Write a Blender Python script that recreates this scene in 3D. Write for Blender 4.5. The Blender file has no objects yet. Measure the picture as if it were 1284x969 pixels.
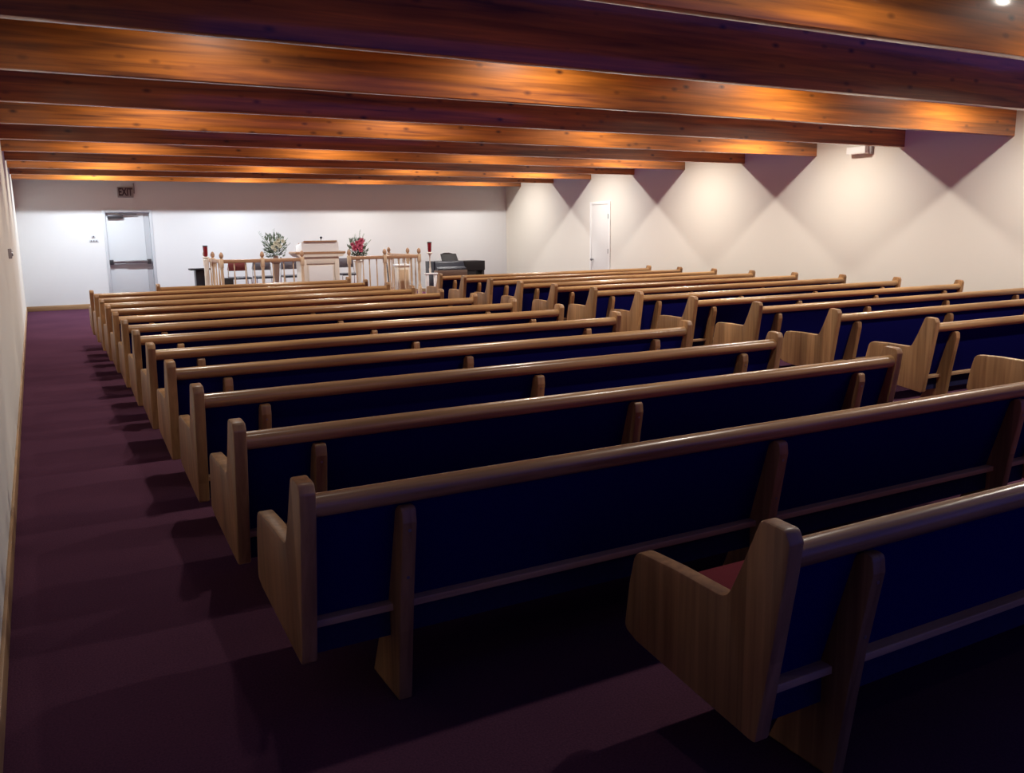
import bpy, bmesh, math, random
from mathutils import Vector, Matrix
random.seed(7)
SC = bpy.context.scene
COL = SC.collection
PI = math.pi

# ------------------------------------------------------------------ materials
def new_mat(name):
    m = bpy.data.materials.new(name); m.use_nodes = True
    nt = m.node_tree; b = nt.nodes['Principled BSDF']
    return m, nt, b

def plain(name, col, rough=.6, metal=0., spec=.5, bump=0., bscale=60, vary=0., coat=0.):
    m, nt, b = new_mat(name)
    b.inputs['Roughness'].default_value = rough
    b.inputs['Metallic'].default_value = metal
    b.inputs['Specular IOR Level'].default_value = spec
    b.inputs['Coat Weight'].default_value = coat
    b.inputs['Coat Roughness'].default_value = .12
    tc = nt.nodes.new('ShaderNodeTexCoord')
    nz = nt.nodes.new('ShaderNodeTexNoise'); nz.inputs['Scale'].default_value = bscale
    nz.inputs['Detail'].default_value = 4
    nt.links.new(tc.outputs['Object'], nz.inputs['Vector'])
    mx = nt.nodes.new('ShaderNodeMix'); mx.data_type = 'RGBA'
    mx.inputs['A'].default_value = (*[c*(1-vary) for c in col], 1)
    mx.inputs['B'].default_value = (*[min(1, c*(1+vary)) for c in col], 1)
    nt.links.new(nz.outputs['Fac'], mx.inputs['Factor'])
    nt.links.new(mx.outputs['Result'], b.inputs['Base Color'])
    if bump:
        bp = nt.nodes.new('ShaderNodeBump'); bp.inputs['Strength'].default_value = bump
        bp.inputs['Distance'].default_value = .004
        nt.links.new(nz.outputs['Fac'], bp.inputs['Height'])
        nt.links.new(bp.outputs['Normal'], b.inputs['Normal'])
    return m

def wood(name, dark, light, axis, rough=.35, coat=.0, knots=0., plank=None, fine=1., spec=.5):
    """grain runs along axis (0 x, 1 y, 2 z); plank=(axis, width) gives glued boards of varying tone"""
    m, nt, b = new_mat(name); N = nt.nodes.new; L = nt.links.new
    tc = N('ShaderNodeTexCoord'); oi = N('ShaderNodeObjectInfo')
    off = N('ShaderNodeVectorMath'); off.operation = 'MULTIPLY_ADD'
    comb = N('ShaderNodeCombineXYZ')
    for k in range(3): L(oi.outputs['Random'], comb.inputs[k])
    off.inputs[1].default_value = (13, 7, 9)
    L(comb.outputs[0], off.inputs[0]); L(tc.outputs['Object'], off.inputs[2])
    def stretched(sc, along):
        mp = N('ShaderNodeMapping'); s = [sc, sc, sc]; s[axis] = along
        mp.inputs['Scale'].default_value = s; L(off.outputs[0], mp.inputs['Vector']); return mp
    n1 = N('ShaderNodeTexNoise'); n1.inputs['Scale'].default_value = 1; n1.inputs['Detail'].default_value = 6
    n1.inputs['Distortion'].default_value = .6
    L(stretched(38*fine, 1.6*fine).outputs[0], n1.inputs['Vector'])
    n2 = N('ShaderNodeTexNoise'); n2.inputs['Scale'].default_value = 1; n2.inputs['Detail'].default_value = 3
    L(stretched(7*fine, .7*fine).outputs[0], n2.inputs['Vector'])
    add = N('ShaderNodeMath'); add.operation = 'ADD'
    L(n1.outputs['Fac'], add.inputs[0]); L(n2.outputs['Fac'], add.inputs[1])
    mr = N('ShaderNodeMapRange'); mr.inputs['From Min'].default_value = .68; mr.inputs['From Max'].default_value = 1.3
    L(add.outputs[0], mr.inputs['Value'])
    mx = N('ShaderNodeMix'); mx.data_type = 'RGBA'
    mx.inputs['A'].default_value = (*dark, 1); mx.inputs['B'].default_value = (*light, 1)
    L(mr.outputs[0], mx.inputs['Factor']); out = mx.outputs['Result']
    if plank:
        sp = N('ShaderNodeSeparateXYZ'); L(off.outputs[0], sp.inputs[0])
        dv = N('ShaderNodeMath'); dv.operation = 'DIVIDE'; dv.inputs[1].default_value = plank[1]
        L(sp.outputs[plank[0]], dv.inputs[0])
        fl = N('ShaderNodeMath'); fl.operation = 'FLOOR'; L(dv.outputs[0], fl.inputs[0])
        wn = N('ShaderNodeTexWhiteNoise'); wn.noise_dimensions = '1D'; L(fl.outputs[0], wn.inputs['W'])
        r2 = N('ShaderNodeMapRange'); r2.inputs['To Min'].default_value = .72; r2.inputs['To Max'].default_value = 1.18
        L(wn.outputs['Value'], r2.inputs['Value'])
        hs = N('ShaderNodeHueSaturation'); L(r2.outputs[0], hs.inputs['Value']); L(out, hs.inputs['Color']); out = hs.outputs[0]
    if knots:
        mp = N('ShaderNodeMapping'); s = [5., 5., 5.]; s[axis] = 2.4
        mp.inputs['Scale'].default_value = s; L(off.outputs[0], mp.inputs['Vector'])
        vo = N('ShaderNodeTexVoronoi'); vo.inputs['Scale'].default_value = 1.6; L(mp.outputs[0], vo.inputs['Vector'])
        r3 = N('ShaderNodeMapRange'); r3.inputs['From Min'].default_value = .04; r3.inputs['From Max'].default_value = .20
        L(vo.outputs['Distance'], r3.inputs['Value'])
        k = N('ShaderNodeMix'); k.data_type = 'RGBA'
        k.inputs['A'].default_value = (*[c*.75*knots for c in dark], 1)
        L(r3.outputs[0], k.inputs['Factor']); L(out, k.inputs['B']); out = k.outputs['Result']
    L(out, b.inputs['Base Color'])
    b.inputs['Roughness'].default_value = rough
    b.inputs['Specular IOR Level'].default_value = spec
    b.inputs['Coat Weight'].default_value = coat; b.inputs['Coat Roughness'].default_value = .1
    bp = N('ShaderNodeBump'); bp.inputs['Strength'].default_value = .06; bp.inputs['Distance'].default_value = .003
    L(n1.outputs['Fac'], bp.inputs['Height']); L(bp.outputs[0], b.inputs['Normal'])
    return m

def carpet_mat():
    m, nt, b = new_mat('carpet_wool'); N = nt.nodes.new; L = nt.links.new
    tc = N('ShaderNodeTexCoord')
    n1 = N('ShaderNodeTexNoise'); n1.inputs['Scale'].default_value = 140; n1.inputs['Detail'].default_value = 2
    n2 = N('ShaderNodeTexNoise'); n2.inputs['Scale'].default_value = 1.3; n2.inputs['Detail'].default_value = 5
    L(tc.outputs['Object'], n1.inputs['Vector']); L(tc.outputs['Object'], n2.inputs['Vector'])
    ad = N('ShaderNodeMath'); ad.operation = 'MULTIPLY_ADD'; ad.inputs[1].default_value = .6
    L(n2.outputs['Fac'], ad.inputs[0]); L(n1.outputs['Fac'], ad.inputs[2])
    mr = N('ShaderNodeMapRange'); mr.inputs['From Min'].default_value = .4; mr.inputs['From Max'].default_value = 1.2
    L(ad.outputs[0], mr.inputs['Value'])
    mx = N('ShaderNodeMix'); mx.data_type = 'RGBA'
    mx.inputs['A'].default_value = (*CARPET_D, 1); mx.inputs['B'].default_value = (*CARPET_L, 1)
    L(mr.outputs[0], mx.inputs['Factor']); L(mx.outputs['Result'], b.inputs['Base Color'])
    b.inputs['Roughness'].default_value = 1; b.inputs['Specular IOR Level'].default_value = 0
    bp = N('ShaderNodeBump'); bp.inputs['Strength'].default_value = .5; bp.inputs['Distance'].default_value = .004
    L(n1.outputs['Fac'], bp.inputs['Height']); L(bp.outputs[0], b.inputs['Normal'])
    return m

CARPET_D, CARPET_L = (.056, .023, .041), (.116, .045, .074)
OAK_D, OAK_L = (.23, .110, .044), (.50, .275, .115)
M = {}
M['wall'] = plain('painted_wall', (.80, .755, .675), .85, spec=.1, bump=.08, bscale=90, vary=.015)
M['front_wall'] = plain('painted_front_wall', (.78, .785, .79), .85, spec=.1, bump=.08, bscale=90, vary=.015)
M['ceiling'] = plain('ceiling_board', (.16, .11, .08), .9, spec=.1, bump=.1, vary=.05)
M['carpet'] = carpet_mat()
M['oak_z'] = wood('oak_upright', OAK_D, OAK_L, 2, .38, plank=(1, .085))
M['oak_x'] = wood('oak_rail', (.25, .125, .048), (.57, .32, .13), 0, .28, coat=.12, spec=.4)
M['oak_trim'] = wood('oak_strip', (.40, .23, .12), (.64, .40, .22), 0, .45, spec=.3)
M['seat_board'] = plain('dark_seat_underboard', (.022, .022, .07), .9, spec=.05, vary=.2)
M['fabric'] = plain('dark_pew_fabric', (.008, .008, .105), 1, spec=0, bump=.5, bscale=400, vary=.3)  # navy shade put into the colour, the cloth itself taken as maroon
M['red_fabric'] = plain('red_pew_fabric', (.22, .045, .05), 1, spec=0, bump=.5, bscale=400, vary=.2)
M['beam'] = wood('varnished_beam', (.12, .034, .010), (.74, .23, .028), 0, .4, coat=.6, knots=1., fine=.6)
M['base'] = wood('baseboard_wood', (.30, .17, .08), (.50, .31, .16), 1, .4)
M['base_x'] = wood('baseboard_wood_front', (.30, .17, .08), (.50, .31, .16), 0, .4)
M['white'] = plain('white_paint', (.88, .86, .83), .5, vary=.01)
M['door_white'] = plain('door_white_paint', (.80, .78, .75), .45, vary=.01)
M['door_steel'] = plain('door_steel_paint', (.66, .68, .70), .45, vary=.01)
M['frame_steel'] = plain('door_frame_paint', (.60, .62, .65), .45, vary=.01)
M['metal'] = plain('brushed_metal', (.35, .35, .37), .35, 1.)
M['dark_metal'] = plain('dark_metal', (.10, .10, .11), .4, .8)
M['chrome'] = plain('chrome', (.7, .7, .72), .15, 1.)
M['black'] = plain('black_lacquer', (.012, .013, .022), .3, vary=.1)
M['charcoal'] = plain('charcoal_wood', (.030, .026, .026), .6, spec=.2, vary=.15)
M['brown'] = wood('walnut_brown', (.10, .055, .035), (.20, .12, .08), 0, .4)
M['pine'] = wood('pale_pine', (.52, .34, .19), (.80, .60, .40), 2, .4)
M['pine_x'] = wood('pale_pine_rail', (.34, .18, .095), (.50, .29, .16), 0, .4)
M['cream'] = plain('cream_paint', (.82, .73, .61), .5, vary=.03)
M['red_glass'] = plain('red_glass', (.22, .012, .018), .15)
M['grey_fabric'] = plain('grey_fabric', (.28, .26, .28), 1, spec=.05, bump=.3, bscale=200, vary=.15)
M['rose_fabric'] = plain('rose_fabric', (.36, .10, .09), 1, spec=.05, bump=.3, bscale=200, vary=.15)
M['leaf'] = plain('grey_green_leaf', (.17, .23, .15), .6, bscale=12, vary=.6)
M['dark_leaf'] = plain('deep_green_leaf', (.04, .07, .05), .6, bscale=12, vary=.6)
M['bloom_white'] = plain('white_petal', (.78, .77, .62), .6, vary=.1)
M['bloom_pink'] = plain('pink_petal', (.62, .12, .20), .6, bscale=20, vary=.4)
M['terracotta'] = plain('brown_ceramic', (.26, .17, .13), .5, vary=.1)
M['sign'] = plain('sign_case', (.32, .28, .28), .5)
M['letter'] = plain('sign_letter', (.05, .02, .03), .5)
M['platform'] = plain('platform_carpet', CARPET_L, 1, spec=0, bump=.5, bscale=150, vary=.2)

# ------------------------------------------------------------------ mesh helpers
def tag(o, label=None, cat=None, group=None, kind=None):
    if label: o['label'] = label
    if cat: o['category'] = cat
    if group: o['group'] = group
    if kind: o['kind'] = kind
    return o

def finish(bm, ang=35):
    bmesh.ops.recalc_face_normals(bm, faces=bm.faces[:])
    for f in bm.faces: f.smooth = True
    for e in bm.edges:
        if len(e.link_faces) == 2:
            e.smooth = e.calc_face_angle(0) < math.radians(ang)
        else:
            e.smooth = False

def build(name, bm, m, parent=None, loc=None):
    finish(bm)
    me = bpy.data.meshes.new(name); bm.to_mesh(me); bm.free()
    for k in (m if isinstance(m, list) else [m]): me.materials.append(k)
    o = bpy.data.objects.new(name, me); COL.objects.link(o)
    if parent: o.parent = parent
    if loc: o.location = loc
    return o

def empty(name, loc=(0, 0, 0), rz=0):
    o = bpy.data.objects.new(name, None); COL.objects.link(o)
    o.empty_display_size = .1; o.location = loc; o.rotation_euler = (0, 0, rz)
    return o

def add_box(bm, x0, x1, y0, y1, z0, z1, bev=0., seg=2, mi=0):
    t = bmesh.new()
    bmesh.ops.create_cube(t, size=1)
    for v in t.verts:
        v.co = Vector(((x0+x1)/2+v.co.x*(x1-x0), (y0+y1)/2+v.co.y*(y1-y0), (z0+z1)/2+v.co.z*(z1-z0)))
    if bev: bmesh.ops.bevel(t, geom=t.edges[:], offset=bev, segments=seg, affect='EDGES', profile=.5)
    merge(bm, t, mi); return bm

def merge(bm, t, mi=0):
    me = bpy.data.meshes.new('tmp'); t.to_mesh(me); t.free()
    n = len(bm.faces); bm.from_mesh(me); bpy.data.meshes.remove(me)
    bm.faces.ensure_lookup_table()
    for f in bm.faces[n:]: f.material_index = mi

def box(*a, **k): return add_box(bmesh.new(), *a, **k)

def fillet(pts, segs=5):
    """pts: (a, b, r) polygon corners -> rounded outline"""
    out = []; n = len(pts)
    for i in range(n):
        p = Vector(pts[i][:2]); r = pts[i][2]
        if r <= 0: out.append(p); continue
        a = Vector(pts[i-1][:2])-p; b = Vector(pts[(i+1) % n][:2])-p
        la, lb = a.length, b.length; a.normalize(); b.normalize()
        th = a.angle(b); d = min(r/math.tan(th/2), la*.49, lb*.49)
        s, e = p+a*d, p+b*d
        for k in range(segs+1):
            t = k/segs
            out.append(s*(1-t)**2+p*2*t*(1-t)+e*t*t)
    return out

def add_prism(bm, outline, lo, hi, plane='yz', bev=0., mi=0):
    t = bmesh.new()
    def P(q, h):
        if plane == 'yz': return (h, q[0], q[1])
        if plane == 'xz': return (q[0], h, q[1])
        return (q[0], q[1], h)
    a = [t.verts.new(P(q, lo)) for q in outline]; b = [t.verts.new(P(q, hi)) for q in outline]
    fa, fb = t.faces.new(a), t.faces.new(b[::-1]); n = len(a)
    for i in range(n): t.faces.new((a[i], b[i], b[(i+1) % n], a[(i+1) % n]))
    bmesh.ops.recalc_face_normals(t, faces=t.faces[:])
    if bev:
        ed = [e for e in t.edges if (fa in e.link_faces) or (fb in e.link_faces)]
        bmesh.ops.bevel(t, geom=ed, offset=bev, segments=2, affect='EDGES', profile=.5)
    merge(bm, t, mi); return bm

def prism(*a, **k): return add_prism(bmesh.new(), *a, **k)

def add_tube(bm, p0, p1, r0, r1=None, seg=12, mi=0):
    r1 = r0 if r1 is None else r1
    p0, p1 = Vector(p0), Vector(p1); d = p1-p0; t = bmesh.new()
    bmesh.ops.create_cone(t, cap_ends=True, segments=seg, radius1=r0, radius2=r1, depth=d.length)
    mt = Matrix.Translation((p0+p1)/2) @ d.to_track_quat('Z', 'Y').to_matrix().to_4x4()
    bmesh.ops.transform(t, matrix=mt, verts=t.verts[:]); merge(bm, t, mi); return bm

def tube(*a, **k): return add_tube(bmesh.new(), *a, **k)

def add_lathe(bm, prof, cx=0, cy=0, seg=20, mi=0):
    t = bmesh.new(); rings = []
    for r, z in prof:
        rings.append([t.verts.new((cx+r*math.cos(2*PI*k/seg), cy+r*math.sin(2*PI*k/seg), z)) for k in range(seg)])
    for a, b in zip(rings, rings[1:]):
        for k in range(seg): t.faces.new((a[k], a[(k+1) % seg], b[(k+1) % seg], b[k]))
    t.faces.new(rings[0][::-1]); t.faces.new(rings[-1]); merge(bm, t, mi); return bm

def lathe(*a, **k): return add_lathe(bmesh.new(), *a, **k)

def copy_tree(o, parent=None):
    c = o.copy(); COL.objects.link(c)
    if parent: c.parent = parent
    for ch in list(o.children): copy_tree(ch, c)
    return c

ORD = ['first', 'second', 'third', 'fourth', 'fifth', 'sixth', 'seventh', 'eighth', 'ninth', 'tenth',
       'eleventh', 'twelfth', 'thirteenth', 'fourteenth']

# ------------------------------------------------------------------ room
XL, XR, YF, YB, ZC = -.814, 10.136, 17.496, -6.0, 3.25
def struct(name, bm, m, label, cat, loc=None):
    return tag(build(name, bm, m, None, loc), label, cat, None, 'structure')
struct('floor', box(XL-.2, XR+.2, YB, YF+.2, -.12, 0), M['carpet'], 'dark maroon carpet over the whole hall floor', 'floor')
struct('wall_left', box(XL-.15, XL, YB, YF, 0, ZC), M['wall'], 'cream wall along the narrow left aisle', 'wall')
struct('wall_right', box(XR, XR+.15, YB, YF, 0, ZC), M['wall'], 'long cream wall with scalloped lamp light', 'wall')
DX0, DX1, DZ = .76, 1.64, 1.97
bm = box(XL-.15, DX0, YF, YF+.15, 0, ZC); add_box(bm, DX1, XR+.15, YF, YF+.15, 0, ZC); add_box(bm, DX0, DX1, YF, YF+.15, DZ, ZC)
struct('wall_front', bm, M['front_wall'], 'white front wall behind the chancel railing', 'wall')
struct('baseboard_left', box(XL, XL+.014, YB, YF, 0, .10, bev=.003), M['base'], 'tan wooden baseboard along the left wall', 'baseboard')
struct('baseboard_right', box(XR-.014, XR, YB, YF-.014, 0, .10, bev=.003), M['base'], 'tan wooden baseboard along the right wall', 'baseboard')
bm = box(XL+.014, .70, YF-.014, YF, 0, .10, bev=.003); add_box(bm, 1.70, XR-.014, YF-.014, YF, 0, .10, bev=.003)
struct('baseboard_front', bm, M['base_x'], 'tan wooden baseboard along the front wall', 'baseboard')

# beams; boards close every second bay, the gaps between are made up to let blue fill in
ZB, YB0, PITCH, BT = 2.5465, 4.3123, 1.5493, .09
for i in range(8, -5, -1):
    y = YB0+PITCH*i
    bm = box(XL, XR, -.5*BT, .5*BT, -.5*(ZC-ZB), .5*(ZC-ZB), bev=.006)
    o = struct('ceiling_beam', bm, M['beam'], 'varnished wooden beam under the ceiling, %s from the front wall' % ORD[8-i], 'beam', (0, y+BT/2, (ZC+ZB)/2))
    o['group'] = 'wooden ceiling beams'

bm = bmesh.new()
for i in range(-4, 9, 2):
    yb = YB0+PITCH*i
    add_box(bm, XL-.2, XR+.2, yb-PITCH-.01, yb+BT+.01, ZC, ZC+.10)
add_box(bm, XL-.2, XR+.2, YB0+PITCH*8+BT, YF+.2, ZC, ZC+.10)
struct('ceiling', bm, M['ceiling'], 'ceiling boards above the wooden beams', 'ceiling')

# front exit door
d = empty('door_1', (0, 0, 0)); tag(d, 'pale grey steel exit door with a push bar', 'door', None, 'structure')
x0, x1, zt = DX0, DX1, DZ
YD = YF+.075
bm = box(x0-.035, x0+.02, YF-.012, YF+.14, 0, zt+.035, bev=.004); add_box(bm, x1-.02, x1+.035, YF-.012, YF+.14, 0, zt+.035, bev=.004)
add_box(bm, x0+.02, x1-.02, YF-.012, YF+.14, zt-.02, zt+.035, bev=.004)
build('door_frame', bm, M['frame_steel'], d)
build('door_leaf', box(x0+.022, x1-.13, YD, YD+.045, .01, zt-.022, bev=.003), M['door_steel'], d)
build('side_strip', box(x1-.128, x1-.022, YD+.01, YD+.045, .01, zt-.022, bev=.003), M['frame_steel'], d)
p = build('push_bar', box(x0+.03, x1-.05, YD-.08, YD-.045, .905, .965, bev=.012), M['metal'], d)
bm = box(x0+.03, x0+.10, YD-.082, YD, .885, .985, bev=.01); add_box(bm, x1-.13, x1-.05, YD-.082, YD+.01, .885, .985, bev=.01)
build('bracket', bm, M['dark_metal'], p)
build('latch_cover', box(x0+.33, x1-.13, YD-.088, YD-.08, .90, .955, bev=.003), M['metal'], p)
c = build('door_closer', box(x0+.06, x0+.36, YD-.06, YD, 1.83, 1.90, bev=.008), M['dark_metal'], d)
build('closer_arm', box(x0+.30, x0+.62, YD-.07, YD-.045, 1.905, 1.92, bev=.003), M['dark_metal'], c)

# white side door on the right wall
d = empty('door_2', (0, 0, 0)); tag(d, 'narrow white door in the right wall', 'door', None, 'structure')
y0, y1, zt = 12.93, 13.57, 2.0
bm = box(XR-.022, XR, y0-.06, y0, 0, zt+.06, bev=.004); add_box(bm, XR-.022, XR, y1, y1+.06, 0, zt+.06, bev=.004)
add_box(bm, XR-.022, XR, y0, y1, zt, zt+.06, bev=.004)
build('casing', bm, M['white'], d)
build('door_leaf', box(XR-.012, XR, y0+.006, y1-.004, .01, zt-.006, bev=.002), M['door_white'], d)
for z in (1.75, 1.02, .3):
    build('hinge', tube((XR-.02, y0+.005, z-.05), (XR-.02, y0+.005, z+.05), .011), M['metal'], d)
bm = tube((XR-.012, y1-.07, .84), (XR-.05, y1-.07, .84), .012)
t = bmesh.new(); bmesh.ops.create_uvsphere(t, u_segments=14, v_segments=10, radius=.03)
bmesh.ops.translate(t, vec=(XR-.065, y1-.07, .84), verts=t.verts[:]); merge(bm, t)
build('knob', bm, M['metal'], d)

# exit sign
s = empty('exit_sign', (1.195, YF, 2.355)); tag(s, 'small exit sign on the front wall above the steel door', 'sign')
build('case', box(-.15, .15, -.06, 0, -.105, .105, bev=.008), M['sign'], s)
build('face_plate', box(-.14, .14, -.066, -.06, -.095, .095, bev=.002), M['sign'], s)
build('conduit', tube((.17, -.015, -.02), (.17, -.015, .19), .012), M['sign'], s)
cu = bpy.data.curves.new('exit_text', 'FONT'); cu.body = 'EXIT'; cu.size = .2; cu.extrude = .003; cu.offset = .006
cu.align_x = 'CENTER'; cu.align_y = 'CENTER'
to = bpy.data.objects.new('lettering_source', cu); COL.objects.link(to)
bpy.context.view_layer.update()
me = bpy.data.meshes.new_from_object(to.evaluated_get(bpy.context.evaluated_depsgraph_get()))
bpy.data.objects.remove(to); me.name = 'lettering'; me.materials.clear(); me.materials.append(M['letter'])
lt = bpy.data.objects.new('lettering', me); COL.objects.link(lt); lt.parent = s
w = max(v.co.x for v in me.vertices)-min(v.co.x for v in me.vertices)
lt.rotation_euler = (PI/2, 0, 0); lt.location = (0, -.069, 0); lt.scale = (.265/w, 1.06, 1)

# small wall fittings
s = empty('light_switch', (.525, YF, 1.38)); tag(s, 'wide switch plate on the front wall left of the steel door', 'switch')
build('plate', box(-.085, .085, -.008, 0, -.03, .03, bev=.003), M['frame_steel'], s)
for k in (-1, 0, 1): build('toggle', box(k*.05-.008, k*.05+.008, -.02, -.008, -.012, .012, bev=.003), M['dark_metal'], s)
s = empty('wall_button', (.525, YF, 1.465)); tag(s, 'tiny grey box above the switch plate left of the steel door', 'button')
build('plate', box(-.035, .035, -.012, 0, -.025, .025, bev=.004), M['frame_steel'], s)
build('button', tube((0, -.012, 0), (0, -.022, 0), .012), M['dark_metal'], s)
s = empty('thermostat', (XL-.003, 8.12, 1.31)); tag(s, 'small grey thermostat box on the left wall', 'thermostat')
build('case', box(0, .035, -.06, .06, -.05, .05, bev=.006), M['sign'], s)
build('dial', tube((.035, 0, 0), (.045, 0, 0), .028, .025, 18), M['metal'], s)
s = empty('wall_speaker', (XR, 6.58, 2.56)); tag(s, 'small white box mounted high on the right wall', 'wall box')
build('case', box(-.13, 0, -.165, .165, -.05, .05, bev=.008), M['white'], s)
build('bracket', box(-.05, 0, -.21, -.165, -.06, .06, bev=.004), M['sign'], s)

# ------------------------------------------------------------------ pews
END = fillet([(0, .787, .02), (-.016, .757, .02), (-.008, .68, 0), (.068, .206, .02), (.09, .206, .01), (.56, .268, .05), (.622, .29, .03),
              (.60, .44, .03), (.572, .552, .05), (.40, .556, 0), (.188, .55, .05), (.140, .65, .03), (.080, .792, .02)], 6)
SUP = fillet([(.026, .668, .008), (-.008, .668, .02), (-.014, .62, .02), (.026, .388, 0), (.078, 0, .004), (.315, 0, .004), (.225, .20, .01),
              (.165, .285, .01), (.06, .64, 0)], 5)
TH = .050
def pew_parts(W, sup, screws):
    root = empty('church_pew')
    for a in (0, W-TH):
        build('end_panel', prism(END, a, a+TH, bev=.007), M['oak_z'], root)
    # rounded cap rail
    prof = [(.032+.037*math.cos(2*PI*k/20), .708+.035*math.sin(2*PI*k/20)) for k in range(20)]
    build('top_rail', prism(prof, TH-.002, W-TH+.002), M['oak_x'], root)
    # upholstered rear, leaning back
    build('back_panel', prism([(.030, .70), (.055, .70), (.165, .312), (.138, .312)], TH, W-TH, bev=.003), M['fabric'], root)
    build('back_cushion', prism(fillet([(.056, .69, .0), (.10, .665, .02), (.205, .42, .02), (.145, .37, .0)]), TH+.004, W-TH-.004, bev=.01), M['red_fabric'], root)
    build('trim_strip', prism(fillet([(.096, .324, .005), (.150, .324, 0), (.150, .300, 0), (.096, .300, .005)]), TH, W-TH), M['oak_trim'], root)
    build('seat_board', prism([(.128, .298), (.58, .332), (.59, .318), (.59, .285), (.57, .285), (.56, .305), (.155, .275), (.155, .205), (.128, .205)], TH, W-TH), M['seat_board'], root)
    build('seat_cushion', prism(fillet([(.155, .302, .01), (.155, .40, .03), (.40, .425, 0), (.60, .43, .035), (.605, .345, .02)]), TH+.003, W-TH-.003, bev=.012), M['red_fabric'], root)
    for a in sup:
        s = build('support', prism(SUP, a, a+.048, bev=.006), M['oak_z'], root)
        if screws:
            for z in (.595, .435):
                y = -.014+(.62-z)*.1724
                build('screw', tube((a+.024, y-.001, z), (a+.024, y+.006, z), .0055, seg=10), M['metal'], s)
    return root

S = .914
WA, XB, WB, XS = 3.752, 5.331, 4.409, .880
WS = WA-XS
GA, GB = 'oak pews in the left block', 'oak pews in the right block'
supA = (.305, 1.85, 3.40)
pa = pew_parts(WA, supA, True)
for k in range(1, 13):
    o = pa if k == 1 else (copy_tree(pa) if k <= 4 else None)
    if k == 5: pa2 = o = pew_parts(WA, supA, False)
    if k > 5: o = copy_tree(pa2)
    o.location = (0, (k-1)*S, 0)
    tag(o, 'long oak pew with dark back in the left block, %s long row from the back' % ORD[k-1] if k > 1 else
        'long oak pew with dark back, rearmost long one in the left block', 'pew', GA)
pc = pew_parts(WS, (.30, 2.52), True); pc.location = (XS, -.966, 0)
tag(pc, 'short oak pew at the very back of the left block, nearest the camera', 'pew', GA)
pd = pew_parts(WS, (.30, 2.52), False); pd.location = (XS+.03, 12*S, 0)
tag(pd, 'short oak pew at the front of the left block, nearest the railing', 'pew', GA)
pb = pew_parts(WB, (.26, 1.51, 2.77, 4.04), False)
for k in range(2, 14):
    o = pb if k == 2 else copy_tree(pb)
    o.location = (XB, (k-1)*S, 0)
    tag(o, 'long oak pew in the right block across the centre aisle, %s' %
        ('only its arm in view' if k == 2 else 'frontmost row' if k == 13 else '%s row from the back' % ORD[k-2]), 'pew', GB)

# ------------------------------------------------------------------ chancel
PZ = .17
struct('trim_1', box(1.85, 6.95, 13.35, YF, 0, PZ, bev=.01), M['platform'], 'low carpeted platform under the pulpit and railing', 'platform')

def baluster_post(parent, x, y, top=1.16):
    bm = bmesh.new(); z0 = PZ
    add_box(bm, x-.034, x+.034, y-.034, y+.034, z0, z0+.22, bev=.005)
    add_lathe(bm, [(.030, z0+.22), (.033, z0+.25), (.022, z0+.28), (.026, z0+.40), (.030, z0+.52), (.024, z0+.66), (.032, z0+.69), (.028, z0+.71)], x, y, 14)
    add_box(bm, x-.034, x+.034, y-.034, y+.034, z0+.71, z0+.87, bev=.005)
    o = build('post', bm, M['pine'], parent)
    build('finial', lathe([(.020, z0+.87), (.020, z0+.885), (.036, z0+.90), (.040, z0+.93), (.030, z0+.965), (.014, top-.006), (.004, top)], x, y, 14), M['pine_x'], o)

def spindle(parent, x, y):
    z0 = PZ
    build('spindle', lathe([(.014, z0+.05), (.014, z0+.12), (.010, z0+.14), (.015, z0+.35), (.016, z0+.45), (.009, z0+.68), (.013, z0+.70), (.013, z0+.81)], x, y, 10), M['pine'], parent)

def rail_section(parent, pa, pb):
    (xa, ya), (xb, yb) = pa, pb; hw = .035
    if abs(xb-xa) > abs(yb-ya):
        build('handrail', box(min(xa, xb)+.034, max(xa, xb)-.034, ya-hw, ya+hw, PZ+.79, PZ+.855, bev=.012), M['pine_x'], parent)
        build('bottom_rail', box(min(xa, xb)+.034, max(xa, xb)-.034, ya-.022, ya+.022, PZ+.03, PZ+.07, bev=.006), M['pine_x'], parent)
    else:
        build('handrail', box(xa-hw, xa+hw, min(ya, yb)+.034, max(ya, yb)-.034, PZ+.79, PZ+.855, bev=.012), M['pine_x'], parent)
        build('bottom_rail', box(xa-.022, xa+.022, min(ya, yb)+.034, max(ya, yb)-.034, PZ+.03, PZ+.07, bev=.006), M['pine_x'], parent)

r = empty('chancel_railing', (0, 0, 0)); tag(r, 'pale wooden chancel railing with turned posts, left of the pulpit', 'railing', 'chancel railings')
for x in (2.38, 3.11, 3.85): baluster_post(r, x, 14.0)
for y in (14.85, 15.7): baluster_post(r, 2.38, y)
rail_section(r, (2.38, 14), (3.11, 14)); rail_section(r, (3.11, 14), (3.85, 14))
rail_section(r, (2.38, 14), (2.38, 14.85)); rail_section(r, (2.38, 14.85), (2.38, 15.7))
for x in (2.60, 2.80, 2.96, 3.30, 3.50, 3.68): spindle(r, x, 14.0)
for y in (14.28, 14.56, 15.13, 15.41): spindle(r, 2.38, y)
r = empty('chancel_railing', (0, 0, 0)); tag(r, 'pale wooden chancel railing with turned posts, right of the pulpit', 'railing', 'chancel railings')
for x in (4.77, 5.50, 6.23): baluster_post(r, x, 14.0)
for y in (14.6, 15.7): baluster_post(r, 6.23, y)
rail_section(r, (4.77, 14), (5.5, 14)); rail_section(r, (5.5, 14), (6.23, 14))
rail_section(r, (6.23, 14), (6.23, 14.6)); rail_section(r, (6.23, 14.6), (6.23, 15.7))
for x in (4.92, 5.05, 5.18, 5.33, 5.65, 5.80, 5.92, 6.05): spindle(r, x, 14.0)
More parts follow.
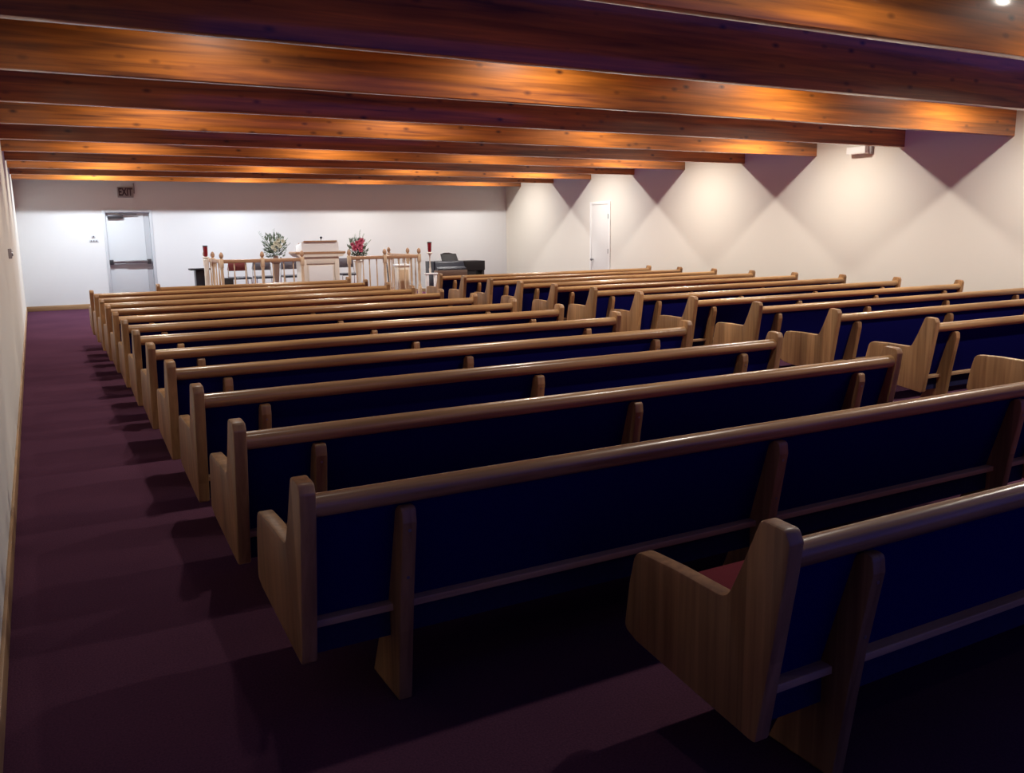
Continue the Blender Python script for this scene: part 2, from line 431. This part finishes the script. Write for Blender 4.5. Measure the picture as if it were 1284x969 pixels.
for y in (14.2, 14.4, 14.87, 15.15, 15.43): spindle(r, 6.23, y)

# candle stands
def candle_stand(x, y, label, framed):
    r = empty('candle_stand', (x, y, PZ)); tag(r, label, 'candle stand', 'candle stands at the railing ends')
    if framed:
        bm = box(-.10, .14, -.10, .10, 0, .03, bev=.006)
        build('foot', bm, M['white'], r)
        for a in (-.07, .11):
            build('leg', box(a-.028, a+.028, -.03, .03, .03, .45, bev=.006), M['white'], r)
        build('crossbar', box(-.12, .16, -.04, .04, .45, .48, bev=.006), M['white'], r)
        build('pole', lathe([(.022, .48), (.022, .56), (.013, .60), (.013, .82), (.022, .84), (.03, .87)], 0, 0, 14), M['cream'], r)
    else:
        build('foot', lathe([(.10, 0), (.10, .02), (.06, .05), (.045, .07)], 0, 0, 18), M['cream'], r)
        build('pole', lathe([(.045, .07), (.05, .30), (.042, .60), (.048, .80), (.052, .84), (.03, .87)], 0, 0, 16), M['cream'], r)
    build('drip_plate', lathe([(.05, .87), (.056, .885), (.05, .90)], 0, 0, 18), M['cream'], r)
    g = build('lantern_glass', lathe([(.028, .90), (.036, .93), (.040, 1.03), (.043, 1.09), (.038, 1.09), (.030, .94)], 0, 0, 18), M['red_glass'], r)
    build('lantern_rim', lathe([(.044, 1.085), (.046, 1.095), (.046, 1.105), (.040, 1.105)], 0, 0, 18), M['dark_metal'], g)
candle_stand(2.24, 14.75, 'cream candle stand with red glass lantern at the left railing end', False)
candle_stand(6.45, 13.96, 'white candle stand with red glass lantern beside the right railing end', True)

# pulpit
p = empty('pulpit', (4.49, 15.0, PZ)); tag(p, 'cream wooden pulpit with slanted reading desk between the railings', 'pulpit')
b = build('body', box(-.38, .38, -.02, .42, .05, .84, bev=.006), M['cream'], p)
bm = box(-.38, -.29, -.045, -.02, .05, .84, bev=.005); add_box(bm, .29, .38, -.045, -.02, .05, .84, bev=.005)
add_box(bm, -.29, .29, -.045, -.02, .70, .84, bev=.005); add_box(bm, -.29, .29, -.045, -.02, .05, .14, bev=.005)
build('front_frame', bm, M['cream'], b)
build('front_panel', box(-.25, .25, -.032, -.02, .18, .66, bev=.005), M['white'], b)
build('plinth', box(-.41, .41, -.06, .44, 0, .05, bev=.006), M['cream'], p)
build('shelf', box(-.51, .51, -.10, .46, .895, .94, bev=.01), M['pine_x'], p)
build('cornice', prism(fillet([(-.50, .895, 0), (-.44, .84, .02), (.44, .84, .02), (.50, .895, 0)]), -.09, .45, 'xz'), M['cream'], p)
dsk = build('desk', prism([(-.06, .94), (.40, .94), (.40, 1.06), (-.06, 1.13)], -.38, .38, 'yz', bev=.005), M['white'], p)
build('reading_board', prism([(-.10, 1.137), (.42, 1.058), (.42, 1.080), (-.10, 1.160)], -.34, .34, 'yz', bev=.004), M['pine_x'], p)
build('book_ledge', prism([(.40, 1.08), (.42, 1.08), (.42, 1.11), (.40, 1.11)], -.32, .32, 'yz', bev=.003), M['pine_x'], p)
mc = build('microphone_stem', tube((.02, -.04, 1.15), (.02, -.07, 1.20), .006, seg=8), M['dark_metal'], p)
t = lathe([(.012, 1.195), (.024, 1.21), (.026, 1.225), (.014, 1.24)], .02, -.075, 12); build('microphone_head', t, M['black'], mc)

# flower stands and bouquets
def leaf_cluster(n, cx, cz, rx, rz, ry, length, rnd, core=0.):
    bm = bmesh.new()
    base = Vector((cx, 0, cz-rz*.9))
    for _ in range(n):
        a = rnd.uniform(0, 2*PI); u = rnd.random()**.5; h = rnd.uniform(-1, 1)
        tip = Vector((cx+rx*u*math.cos(a)*(1-.2*abs(h)), ry*u*math.sin(a), cz+rz*h))
        d = (tip-base).normalized(); d = (d+Vector((rnd.uniform(-.5, .5), rnd.uniform(-.5, .5), rnd.uniform(-.3, .5)))).normalized()
        s = d.cross(Vector((rnd.uniform(-1, 1), rnd.uniform(-1, 1), rnd.uniform(-1, 1)))).normalized()
        n_ = d.cross(s); L = length*rnd.uniform(.6, 1.3); w = L*.2
        v = [bm.verts.new(tip), bm.verts.new(tip+d*L*.45+s*w+n_*w*.3), bm.verts.new(tip+d*L*.5-n_*w*.4), bm.verts.new(tip+d*L*.45-s*w+n_*w*.3), bm.verts.new(tip+d*L)]
        bm.faces.new((v[0], v[1], v[2])); bm.faces.new((v[0], v[2], v[3])); bm.faces.new((v[1], v[4], v[2])); bm.faces.new((v[2], v[4], v[3]))
    return bm

def bloom(cx, cy, cz, r, rnd):
    bm = bmesh.new()
    for ring, (k, tilt, rr) in enumerate(((6, .35, 1.), (5, .9, .75), (4, 1.3, .5))):
        for j in range(k):
            a = 2*PI*j/k+ring*.5+rnd.uniform(-.1, .1)
            d = Vector((math.cos(a)*math.cos(tilt), -math.sin(tilt), math.sin(a)*math.cos(tilt)))
            s = Vector((-math.sin(a), 0, math.cos(a))); o = Vector((cx, cy, cz)); L = r*rr
            v = [bm.verts.new(o), bm.verts.new(o+d*L*.6+s*L*.42), bm.verts.new(o+d*L*1.05+Vector((0, -.1*L, 0))), bm.verts.new(o+d*L*.6-s*L*.42)]
            bm.faces.new(v)
    return bm

def bouquet(x, y, label, petals, stand_prof, stand_mat, cz, rx, rz, sprigs, blooms, seed, vase_z):
    rnd = random.Random(seed)
    st = empty('flower_stand', (x, y, PZ)); tag(st, label[1], 'flower stand', 'flower stands beside the pulpit')
    build('pedestal', lathe(stand_prof, 0, 0, 20), stand_mat, st)
    build('pedestal_top', lathe([(.09, vase_z-.02), (.10, vase_z-.012), (.10, vase_z)], 0, 0, 20), stand_mat, st)
    r = empty('flower_bouquet', (x, y, PZ+vase_z)); tag(r, label[0], 'bouquet', 'flower bouquets beside the pulpit')
    build('vase', lathe([(.04, 0), (.055, .02), (.06, .06), (.045, .10), (.05, .12), (.04, .12)], 0, 0, 18), M['terracotta'], r)
    build('foliage', leaf_cluster(260, 0, cz, rx, rz, rx*.7, .07, rnd), M['leaf'], r)
    build('inner_leaves', leaf_cluster(120, 0, cz-.07, rx*.55, rz*.55, rx*.4, .08, rnd), M['dark_leaf'], r)
    for sx, sz in sprigs:
        bm = bmesh.new(); a = Vector((0, 0, .1)); b = Vector((sx, rnd.uniform(-.06, .06), sz))
        add_tube(bm, a, b, .003, .002, 6)
        for q in range(9):
            t = .5+.5*q/8; pnt = a.lerp(b, t)
            for sgn in (-1, 1):
                d = Vector((sgn*.035, rnd.uniform(-.02, .02), .03)); w = Vector((0, .012, .004))
                v = [bm.verts.new(pnt), bm.verts.new(pnt+d*.5+w), bm.verts.new(pnt+d), bm.verts.new(pnt+d*.5-w)]
                bm.faces.new(v)
        build('sprig', bm, M['leaf'], r)
    for bx, bz, br in blooms:
        build('bloom', bloom(bx, -rx*.62+rnd.uniform(-.02, .02), bz, br, rnd), petals, r)

bouquet(3.60, 15.0, ('white and green flower bouquet left of the pulpit', 'brown tapering flower stand left of the pulpit'), M['bloom_white'],
        [(.10, 0), (.09, .03), (.035, .06), (.03, .30), (.055, .55), (.075, .74)], M['terracotta'], .30, .22, .21,
        [(-.30, .57), (-.20, .47), (-.02, .62), (.24, .44), (.12, .46), (-.26, .40), (.27, .34), (-.10, .53)],
        [(-.02, .36, .06), (.06, .31, .055), (-.08, .29, .05), (.03, .42, .05), (.12, .40, .045), (-.04, .24, .045)], 3, .76)
bouquet(5.29, 15.0, ('pink and red flower bouquet right of the pulpit', 'pale tapering flower stand right of the pulpit'), M['bloom_pink'],
        [(.10, 0), (.09, .03), (.04, .06), (.04, .30), (.06, .55), (.078, .72)], M['cream'], .25, .19, .18,
        [(-.16, .44), (.04, .60), (.25, .40), (-.08, .52), (.19, .34), (-.20, .30), (.13, .52)],
        [(-.10, .26, .075), (.0, .30, .085), (.04, .40, .075), (-.05, .36, .06), (.02, .22, .06), (-.15, .33, .05)], 5, .74)

# stacking chairs facing the pews
def chair(x, y, fab, label):
    r = empty('stacking_chair', (x, y, PZ)); tag(r, label, 'chair', 'stacking chairs behind the railing')
    build('seat', prism(fillet([(-.20, .44, .02), (-.21, .40, .02), (.20, .40, .02), (.20, .445, .02)]), -.20, .20, bev=.012), M['black'], r)
    build('backrest', prism(fillet([(-.205, .56, .04), (.205, .56, .04), (.175, .765, .06), (-.175, .765, .06)], 6), .20, .24, 'xz', bev=.012), fab, r)
    for sx in (-.20, .20):
        build('leg', tube((sx*1.02, -.19, 0), (sx*.95, -.16, .41), .010, seg=8), M['chrome'], r)
        bm = tube((sx*1.02, .26, 0), (sx*.98, .19, .42), .010, seg=8); add_tube(bm, (sx*.98, .19, .42), (sx*.88, .215, .72), .010, seg=8)
        build('leg', bm, M['chrome'], r)
chair(3.09, 16.0, M['rose_fabric'], 'stacking chair with rose red back behind the left railing')
chair(3.585, 16.0, M['grey_fabric'], 'grey stacking chair just right of the red chair, behind the white bouquet')
chair(4.17, 16.0, M['grey_fabric'], 'grey stacking chair partly hidden by the left side of the pulpit')
chair(5.40, 16.0, M['grey_fabric'], 'grey stacking chair behind the pink bouquet, right of the pulpit')

# dark side lectern, dark box, microphone stand, pale box lectern
r = empty('side_lectern', (2.36, 16.3, PZ)); tag(r, 'small dark lectern at the left end of the railing', 'lectern')
build('body', box(-.10, .12, -.12, .12, .02, .60, bev=.006), M['black'], r)
build('top', box(-.20, .20, -.17, .17, .60, .63, bev=.006), M['charcoal'], r)
build('base', box(-.14, .16, -.15, .15, 0, .02, bev=.004), M['charcoal'], r)
r = empty('floor_speaker', (2.66, 15.0, PZ)); tag(r, 'small black box standing behind the left railing by the red chair', 'box')
build('cabinet', box(-.09, .09, -.08, .08, 0, .48, bev=.008), M['black'], r)
build('grille', box(-.075, .075, -.088, -.08, .03, .45, bev=.003), M['charcoal'], r)
r = empty('microphone_stand', (6.02, 15.15, PZ)); tag(r, 'thin black microphone stand behind the right railing', 'microphone stand')
build('base', lathe([(.12, 0), (.12, .012), (.02, .03)], 0, 0, 20), M['black'], r)
build('pole', tube((0, 0, .02), (-.07, 0, .86), .013, .010, 10), M['black'], r)
build('clip', tube((-.07, 0, .86), (-.10, -.03, .92), .02, .026, 12), M['black'], r)
r = empty('offering_stand', (6.02, 14.42, PZ)); tag(r, 'pale narrow wooden stand behind the right railing corner', 'stand')
build('cabinet', box(-.13, .13, -.09, .09, .03, .60, bev=.006), M['cream'], r)
build('top', box(-.155, .155, -.11, .11, .62, .66, bev=.006), M['white'], r)
build('door', box(-.10, .10, -.097, -.09, .08, .55, bev=.004), M['pine'], r)
build('neck', box(-.13, .13, -.09, .09, .60, .62), M['pine'], r)
build('base', box(-.145, .145, -.105, .105, 0, .03, bev=.005), M['cream'], r)

# piano
r = empty('upright_piano', (7.45, 16.0, 0)); tag(r, 'dark upright piano with open music rack in the front right corner', 'piano')
c = build('case', box(0, .76, .06, .55, .10, .80, bev=.008), M['black'], r)
build('lower_panel', box(.02, .74, .045, .06, .10, .57, bev=.005), M['brown'], c)
build('keybed', box(0, .76, -.14, .06, .47, .60, bev=.006), M['brown'], r)
build('fallboard', prism(fillet([(-.13, .60, .0), (.06, .60, 0), (.06, .79, 0), (.03, .79, .03), (-.05, .66, .05), (-.13, .64, .01)]), .02, .74), M['black'], r)
build('paper_sheet', prism([(.005, .735), (.012, .733), (.032, .772), (.025, .774)], .08, .42), M['grey_fabric'], r)  # pale strip modelled in place of a light highlight on the piano front
for x in (.0, .70): build('leg', box(x, x+.06, -.13, -.07, 0, .47, bev=.006), M['black'], r)
mr = build('music_rack', prism([(.30, .80), (.36, .80), (.44, .955), (.425, .96)], .34, .74, bev=.003), M['charcoal'], r)
build('rack_crest', prism(fillet([(.32, .945, .01), (.76, .935, .01), (.56, .985, .05), (.44, .985, .05)]), .42, .44, 'xz', bev=.003), M['charcoal'], mr)
build('side_cabinet', box(.76, 1.29, .0, .50, .57, .79, bev=.008), M['charcoal'], r)
build('cabinet_panel', box(.76, 1.06, .03, .48, .06, .57, bev=.006), M['charcoal'], r)
build('leg', box(1.22, 1.28, .02, .48, 0, .57, bev=.006), M['charcoal'], r)
build('toe_block', box(.02, .74, .06, .52, 0, .10, bev=.006), M['black'], r)

# ------------------------------------------------------------------ light
def lamp(x, y, z, power, col):
    l = bpy.data.lights.new('bay_lamp', 'SPOT'); l.energy = power; l.color = col; l.shadow_soft_size = .045
    l.spot_size = math.radians(170); l.spot_blend = 1.
    o = bpy.data.objects.new('bay_lamp', l); COL.objects.link(o); o.location = (x, y, z)
WARM, NEUT, COOL = (1., .93, .83), (1., .97, .92), (.84, .92, 1.)
LX = (.56, 3.29, 6.03, 8.77)
ZL = 3.10
bays = {-4: [0, 5, 5, 0], -2: [14, 105, 185, 140], 0: [100, 180, 215, 250], 2: [140, 165, 180, 285], 4: [160, 145, 155, 300],
        6: [240, 185, 190, 300], 8: [390, 330, 260, 250]}
for i, ps in bays.items():
    y = YB0+PITCH*i-.5*(PITCH-BT)
    for j, (x, w_) in enumerate(zip(LX, ps)):
        if w_: lamp(x, y, ZL, w_, COOL if (i == 8 and j < 2) else NEUT if i >= 6 else WARM)

w = bpy.data.worlds.new('dusk'); SC.world = w; w.use_nodes = True  # blue sky made up as fill, turns the shade navy
nt = w.node_tree; bg = nt.nodes['Background']
tc = nt.nodes.new('ShaderNodeTexCoord'); sp = nt.nodes.new('ShaderNodeSeparateXYZ'); rp = nt.nodes.new('ShaderNodeValToRGB')
nt.links.new(tc.outputs['Generated'], sp.inputs[0]); nt.links.new(sp.outputs['Z'], rp.inputs[0]); nt.links.new(rp.outputs[0], bg.inputs['Color'])
rp.color_ramp.elements[0].position = .0; rp.color_ramp.elements[0].color = (.050, .060, .42, 1)
rp.color_ramp.elements[1].position = .75; rp.color_ramp.elements[1].color = (.022, .030, .155, 1)
bg.inputs['Strength'].default_value = 1.

# ------------------------------------------------------------------ camera
yaw, pit, rol = .49959, -.17891, -.013
f = Vector((math.sin(yaw)*math.cos(pit), math.cos(yaw)*math.cos(pit), math.sin(pit)))
rt = Vector((math.cos(yaw), -math.sin(yaw), 0)); up = rt.cross(f)
c_, s_ = math.cos(rol), math.sin(rol)
rt2 = rt*c_+up*s_; up2 = up*c_-rt*s_
cam = bpy.data.cameras.new('camera'); cam.sensor_width = 36; cam.lens = 1081.469/1284*36; cam.clip_start = .02
co = bpy.data.objects.new('camera', cam); COL.objects.link(co)
mt = Matrix((rt2, up2, -f)).transposed().to_4x4(); mt.translation = (-.58435, -2.33747, 1.4804)
co.matrix_world = mt
SC.camera = co
vs = SC.view_settings
vs.view_transform = 'Standard'; vs.look = 'None'; vs.exposure = 0; vs.gamma = 1; vs.use_curve_mapping = False
